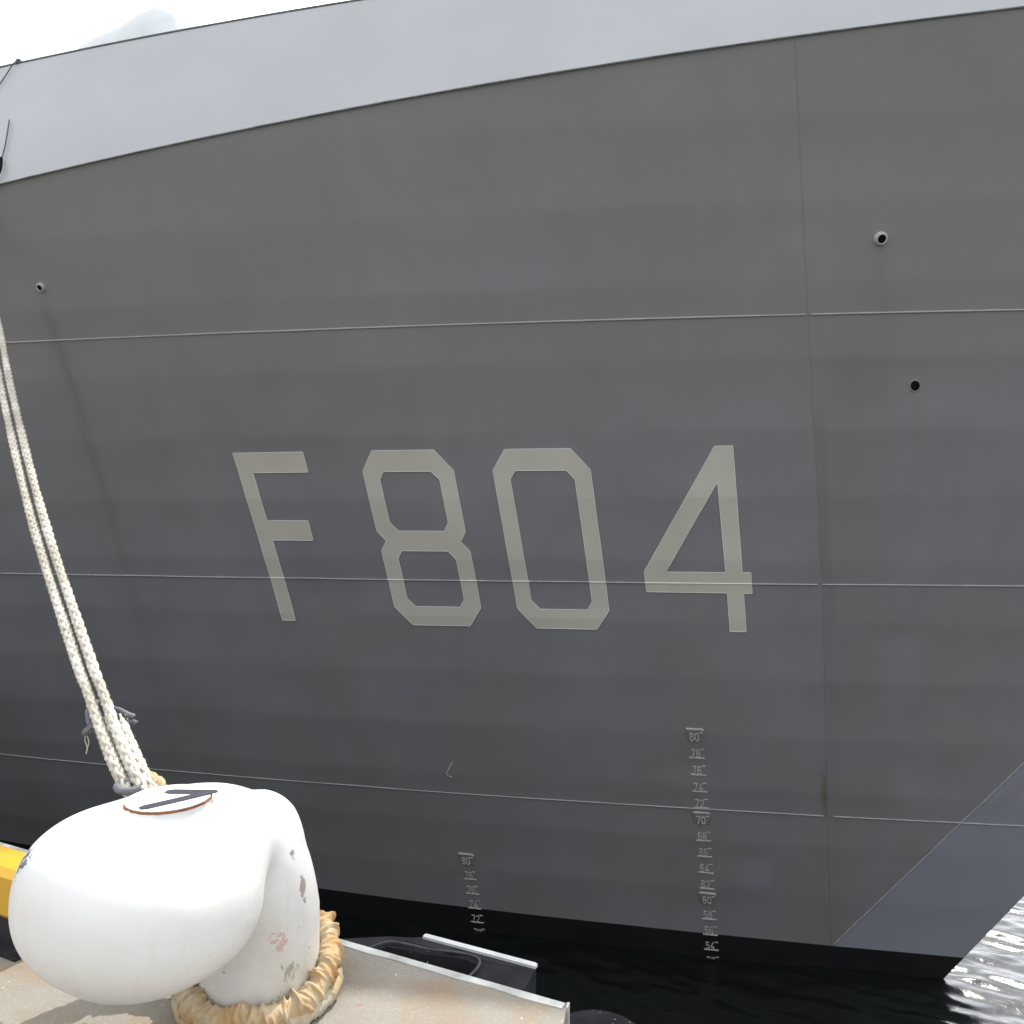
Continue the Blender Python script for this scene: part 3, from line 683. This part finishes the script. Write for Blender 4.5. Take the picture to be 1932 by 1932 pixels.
# number plate on the crown
M_rust = simple('rust', (.22, .10, .05), .85, .15, .4, 30)
def disc(name, c, r, z0, z1, mat, seg=40, jit=0.0):
    th = np.linspace(0, 2*math.pi, seg, endpoint=False); rr = r*(1+jit*rng.normal(size=seg))
    V = [(c[0]+q*math.cos(a), c[1]+q*math.sin(a), z) for z, k in ((z0, 1), (z1-.002, 1), (z1, .985)) for a, q in zip(th, rr*k)]
    F = [(i*seg+j, i*seg+(j+1) % seg, (i+1)*seg+(j+1) % seg, (i+1)*seg+j) for i in range(2) for j in range(seg)]+[tuple(range(2*seg, 3*seg))]
    return mesh_obj(name, V, F, mat, bol)
PC = (.368, -.006); PZ = .7755
disc('plate_rust', PC, .1212, .765, PZ-.003, M_rust, 60, .008)
M_plate = simple('plate_white', (.80, .80, .785), .45, .4, .04)
disc('number_plate', PC, .119, .765, PZ, M_plate)
M_num = simple('number_black', (.045, .045, .06), .6, .3, .3, 20)
mb = MB()
def flat_stroke(pts, wd, z):
    pts = catmull(pts, 8); tg = np.gradient(pts, axis=0); tg /= np.linalg.norm(tg, axis=1, keepdims=True); nn = np.stack([-tg[:, 1], tg[:, 0]], 1)*wd/2
    A = np.vstack([pts[:1]-tg[:1]*wd*.45, pts, pts[-1:]+tg[-1:]*wd*.45]); nn = np.vstack([nn[:1]*.55, nn, nn[-1:]*.55])
    V = np.array([[(a+s*q)[0], (a+s*q)[1], z] for a, q in zip(A, nn) for s in (-1, 1)]); mb.add(V, [(2*i, 2*i+2, 2*i+3, 2*i+1) for i in range(len(A)-1)])
flat_stroke([(.332, -.035), (.305, .025), (.281, .077)], .040, PZ+.0015)
flat_stroke([(.283, .075), (.37, .045), (.462, .010)], .036, PZ+.0023)
mb.build('number', M_num, bol)

# ------------------------------------------------------------------ mooring rope
t = NT('rope_fibre'); ob = t.tc.outputs['Object']
M_rope = t.out(t.mix(t.mapr(t.noise(ob, 5, 4), .40, .62), t.mix(t.mapr(t.noise(ob, 26, 4, .6), .35, .65), (.52, .49, .42), (.74, .71, .64)), (.46, .43, .36)), .9, .1,
               normal=t.bump(t.noise(t.mapping(ob, (1, 1, .3)), 240, 3, .6), .5, .004))
def plait(P, D, taper=None, ns=6):
    """eight strands, four each way, woven over and under"""
    P, L = resample(P, D*.75/6); T, A, B = frames(P); om = math.pi/(4*.75*D); V = []; F = []
    sc = np.ones(len(P)) if taper is None else taper(L/L[-1])
    wv = 1+.10*np.sin(L*7.1)+.05*np.sin(L*23)
    for sgn in (1, -1):
        for i in range(4):
            th = 2*math.pi*i/4+sgn*om*L
            r = D*.5*(.56+sgn*.12*np.cos(4*om*L))*sc*wv
            C = P+(r*np.cos(th))[:, None]*A+(r*np.sin(th))[:, None]*B
            R = D*.215*sc*(1+.10*rng.normal(size=len(P))*.6)
            v, f = tube_vf(C, R, ns); n = len(V); V += [v]; F.append((f, len(v)))
    out_v = np.vstack(V); out_f = []; o = 0
    for f, c in F: out_f += [tuple(i+o for i in q) for q in f]; o += c
    return out_v, out_f, P
def bp(x, y, inv): d = 1/inv; return np.array([(x-966)/1549.32*d, d, CAM_H-(y-981.84)/1549.32*d])
# rope run, quay end first (metres)
RUN = np.array([(-1.220, 2.905, 4.01), (-1.333, 2.946, 4.147), (-1.475, 3.096, 4.259), (-1.649, 3.300, 4.417), (-1.791, 3.465, 4.544), (-2.424, 4.234, 5.138), (-3.217, 5.274, 5.942), (-3.905, 6.211, 6.666), (-5.30, 8.02, 8.09)])
run = catmull(RUN, 14)
hull_ring(8.43, 8.09, .10)
D = .0405
rope = empty('mooring_rope', tuple(map(float, RUN[1]))); tag(rope, 'pale plaited mooring rope running from white bollard up to the ship', 'rope')
def rope_part(name, P, D_, taper=None):
    v, f, c = plait(P, D_, taper); o = childof(mesh_obj(name, v, f, M_rope, None, True), rope); return c
hairs = []
offL = np.array([-.058, .006, -.004])
ca = rope_part('rope_leg', run, D); cb = rope_part('rope_leg', run+offL*np.linspace(1.0, 1.2, len(run))[:, None], D); hairs += [ca, cb]
# spliced tails laid alongside each leg near the eye
tl = catmull(RUN[:4], 14); tl = tl[:-6]
tap = lambda u: np.clip((1-u)/.12, .25, 1)
hairs.append(rope_part('spliced_tail', tl+np.array([.034, .012, -.012]), D*.92, tap)); hairs.append(rope_part('spliced_tail', tl+offL+np.array([.022, .03, -.03]), D*.86, tap))
# loose fibres
V = []; F = []
for c in hairs:
    L = len(c); nh = int(L*2.2)
    for _ in range(nh):
        i = rng.integers(1, L-2); p = c[i]; tg = c[i+1]-c[i-1]; tg /= np.linalg.norm(tg)
        d = rng.normal(size=3); d -= tg*(d@tg); d /= np.linalg.norm(d); b = p+d*D*.46; e = b+d*rng.uniform(.003, .013)+tg*rng.normal()*.008
        s = np.cross(d, tg)*.0009; k = len(V); V += [b-s, b+s, e]; F.append((k, k+1, k+2))
o = childof(mesh_obj('loose_fibres', V, F, M_rope), rope); tag(o, kind='stuff')
# eye round the stalk, in canvas chafe sleeve
def eye_path(rad, zf, zb, start=None, end=None):
    S = np.array([B0[0], B0[1], QZ]); pts = []
    for a, z in ((110, zb+.05), (80, zb), (40, zb*.85+zf*.15), (0, .45*zb+.55*zf), (-40, zf), (-80, zf), (-120, zf), (-160, zf*.8+.2*zb), (170, zb)):
        pts.append(S+np.array([rad*math.cos(math.radians(a)), rad*math.sin(math.radians(a)), z]))
    if start is not None: pts = list(start)+pts
    if end is not None: pts = pts+list(end)
    return catmull(pts, 14)
def sleeve(name, P, R, mat, ruff, step=.0028, seg=28, seed=1, rf=None):
    r_ = np.random.default_rng(seed); P, L = resample(P, step); T, A, B = frames(P); th = np.linspace(0, 2*math.pi, seg, endpoint=False)
    disp = np.zeros((len(P), seg)); x = 0
    while x < L[-1]:
        x += r_.uniform(.004, .017); w_ = r_.uniform(.0025, .0085); am = ruff*r_.uniform(.35, 1.15); ph = r_.uniform(0, 6.28); sk = r_.uniform(-.022, .022); k2 = r_.uniform(-.009, .009); gate = r_.uniform(-1, .1)
        c = x+sk*np.sin(th+ph)+k2*np.sin(2*th+ph*1.7)
        env = np.clip((np.cos(th-ph*2.3)-gate)*1.6, 0, 1)
        q = (L[:, None]-c[None, :])/w_; disp += am*env[None, :]*np.exp(-np.abs(q)**1.6)
    disp -= ruff*.35
    rr = R*(1 if rf is None else rf(L/L[-1]))
    rad = np.broadcast_to(rr, (len(P),))[:, None]+disp
    V = P[:, None]+rad[..., None]*(np.cos(th)[None, :, None]*A[:, None]+np.sin(th)[None, :, None]*B[:, None]); F = []
    n = len(P)
    F = [(i*seg+j, i*seg+(j+1) % seg, (i+1)*seg+(j+1) % seg, (i+1)*seg+j) for i in range(n-1) for j in range(seg)]+[tuple(range(seg))[::-1], tuple(range((n-1)*seg, n*seg))]
    return mesh_obj(name, V.reshape(-1, 3), F, mat, None, True)
def canvas(name, a, b, c):
    t = NT(name); ob = t.tc.outputs['Object']
    return t.out(t.mix(t.mapr(t.noise(ob, 9, 4, .6), .42, .62), t.mix(t.mapr(t.noise(ob, 28, 4), .4, .65), a, b), c), .9, .12, normal=t.bump(t.noise(ob, 420, 2), .3, .002))
M_tan = canvas('chafe_canvas_tan', (.52, .44, .31), (.42, .31, .17), (.44, .27, .12)); M_crm = canvas('chafe_canvas_cream', (.46, .41, .31), (.38, .34, .27), (.42, .33, .20))
leg_r = [(-1.335, 2.985, QZ+.655), (-1.22, 3.06, QZ+.50), (-1.06, 3.07, QZ+.34)]
leg_l = [(-1.24, 2.93, QZ+.36), (-1.33, 2.97, QZ+.58)]
e1 = eye_path(.230, .052, .17, leg_r, leg_l)
childof(sleeve('chafe_sleeve', e1, .038, M_tan, .012, seed=3), rope)
e2 = eye_path(.246, .026, .04)
childof(sleeve('chafe_sleeve', e2, .029, M_crm, .006, seed=9), rope)['label'] = 'lower cream chafe sleeve'
v, f = tube_vf(catmull([np.array(leg_r[0])+np.array([.040*math.cos(a), .025*math.sin(a), -.01+.026*math.sin(a)]) for a in np.linspace(0, 6.28, 9)], 5), .006, 6); childof(mesh_obj('sleeve_tie', v, f, M_crm, None, True), rope)
# grey lashings that seize the splices
M_cord = simple('lashing_grey', (.17, .175, .195), .75, .2, .2, 25, .4, 120)
J = np.array(RUN[3])                              # middle of the right leg at the lashing
lash = empty('lashing', tuple(map(float, J-[0, 0, .05]))); tag(lash, 'grey cord lashing tied round the two rope legs above the bollard', 'lashing')
rd_ = (RUN[4]-RUN[2]); rd_ /= np.linalg.norm(rd_)
def cord(name, rel, r=.0115):
    P = catmull([J+np.array(q) for q in rel], 7); v, f = tube_vf(P, r*(1+.04*rng.normal(size=len(P))), 8); childof(mesh_obj(name, v, f, M_cord, None, True), lash)
cord('cord_end', [(-.01, .045, -.075), (.03, .03, -.085), (.075, -.005, -.085), (.105, -.01, -.098), (.135, -.01, -.110)])
cord('cord_end', [(-.0, .045, -.11), (.045, .03, -.115), (.085, -.005, -.110), (.115, -.01, -.122), (.145, -.01, -.136)])
cord('cord_turn', [(.050, .02, -.10), (.02, -.06, -.118), (-.005, -.085, -.135), (-.028, -.075, -.155), (-.040, -.03, -.168), (-.03, .02, -.16)])
cord('cord_turn', [(-.03, .02, -.055), (-.022, -.055, -.07), (-.014, -.075, -.095), (-.004, -.08, -.12), (.014, -.06, -.135)])
cord('cord_turn', [(-.03, -.035, -.095), (-.022, -.045, -.115), (-.015, -.02, -.13)])
Jb = RUN[1]+offL*.6
P = catmull([Jb+np.array([.045*math.cos(a), .045*math.sin(a)*.5-.01, .012*math.sin(a)+.0]) for a in np.linspace(0, 6.28, 9)], 5)
v, f = tube_vf(P, .014, 8); childof(mesh_obj('cord_turn', v, f, M_cord, None, True), lash)
for rel in ([(-.035, -.06, -.163), (-.040, -.05, -.195), (-.032, -.05, -.220), (-.036, -.05, -.247)], [(-.03, -.06, -.165), (-.026, -.05, -.20), (-.033, -.05, -.227)]):
    P = catmull([J+np.array(q) for q in rel], 5); v, f = tube_vf(P, .0022, 5); childof(mesh_obj('loose_end', v, f, M_rope, None, True), lash)
# ---- thin messenger line hanging over the bulwark with a dark hook
def bw(px_s, v, off=.02): return bul_pt(np.array(px_s), np.array(v), 1, -off)
ml = empty('messenger_line', tuple(map(float, bw(8.6, .95)))); tag(ml, 'thin dark line with hook hanging down the pale bulwark', 'line')
P = catmull([bw(8.74, 1.03), bw(8.76, .98, .03), bw(8.82, .80, .02), bw(8.95, .60, .03), bw(9.0, .45, .02)], 8); v, f = tube_vf(P, .006, 5); childof(mesh_obj('line', v, f, M_edge, None, True), ml)
P = catmull([bw(8.36, .50, .03), bw(8.23, .30, .03), bw(8.17, .18, .03)], 8); v, f = tube_vf(P, .007, 5); childof(mesh_obj('line', v, f, M_edge, None, True), ml)
P = catmull([bw(8.17, .19, .04), bw(8.11, .12, .045), bw(8.08, .06, .05), bw(8.10, .0, .06), bw(8.14, -.06, .07)], 8); v, f = tube_vf(P, .016, 7); childof(mesh_obj('hook', v, f, M_dark, None, True), ml)
v, f = box_vf(bw(8.74, 1.01, .0), np.array([.022, 0, 0]), np.array([0, .02, 0]), np.array([0, 0, .022])); childof(mesh_obj('line_cleat', v, f, M_edge), ml)
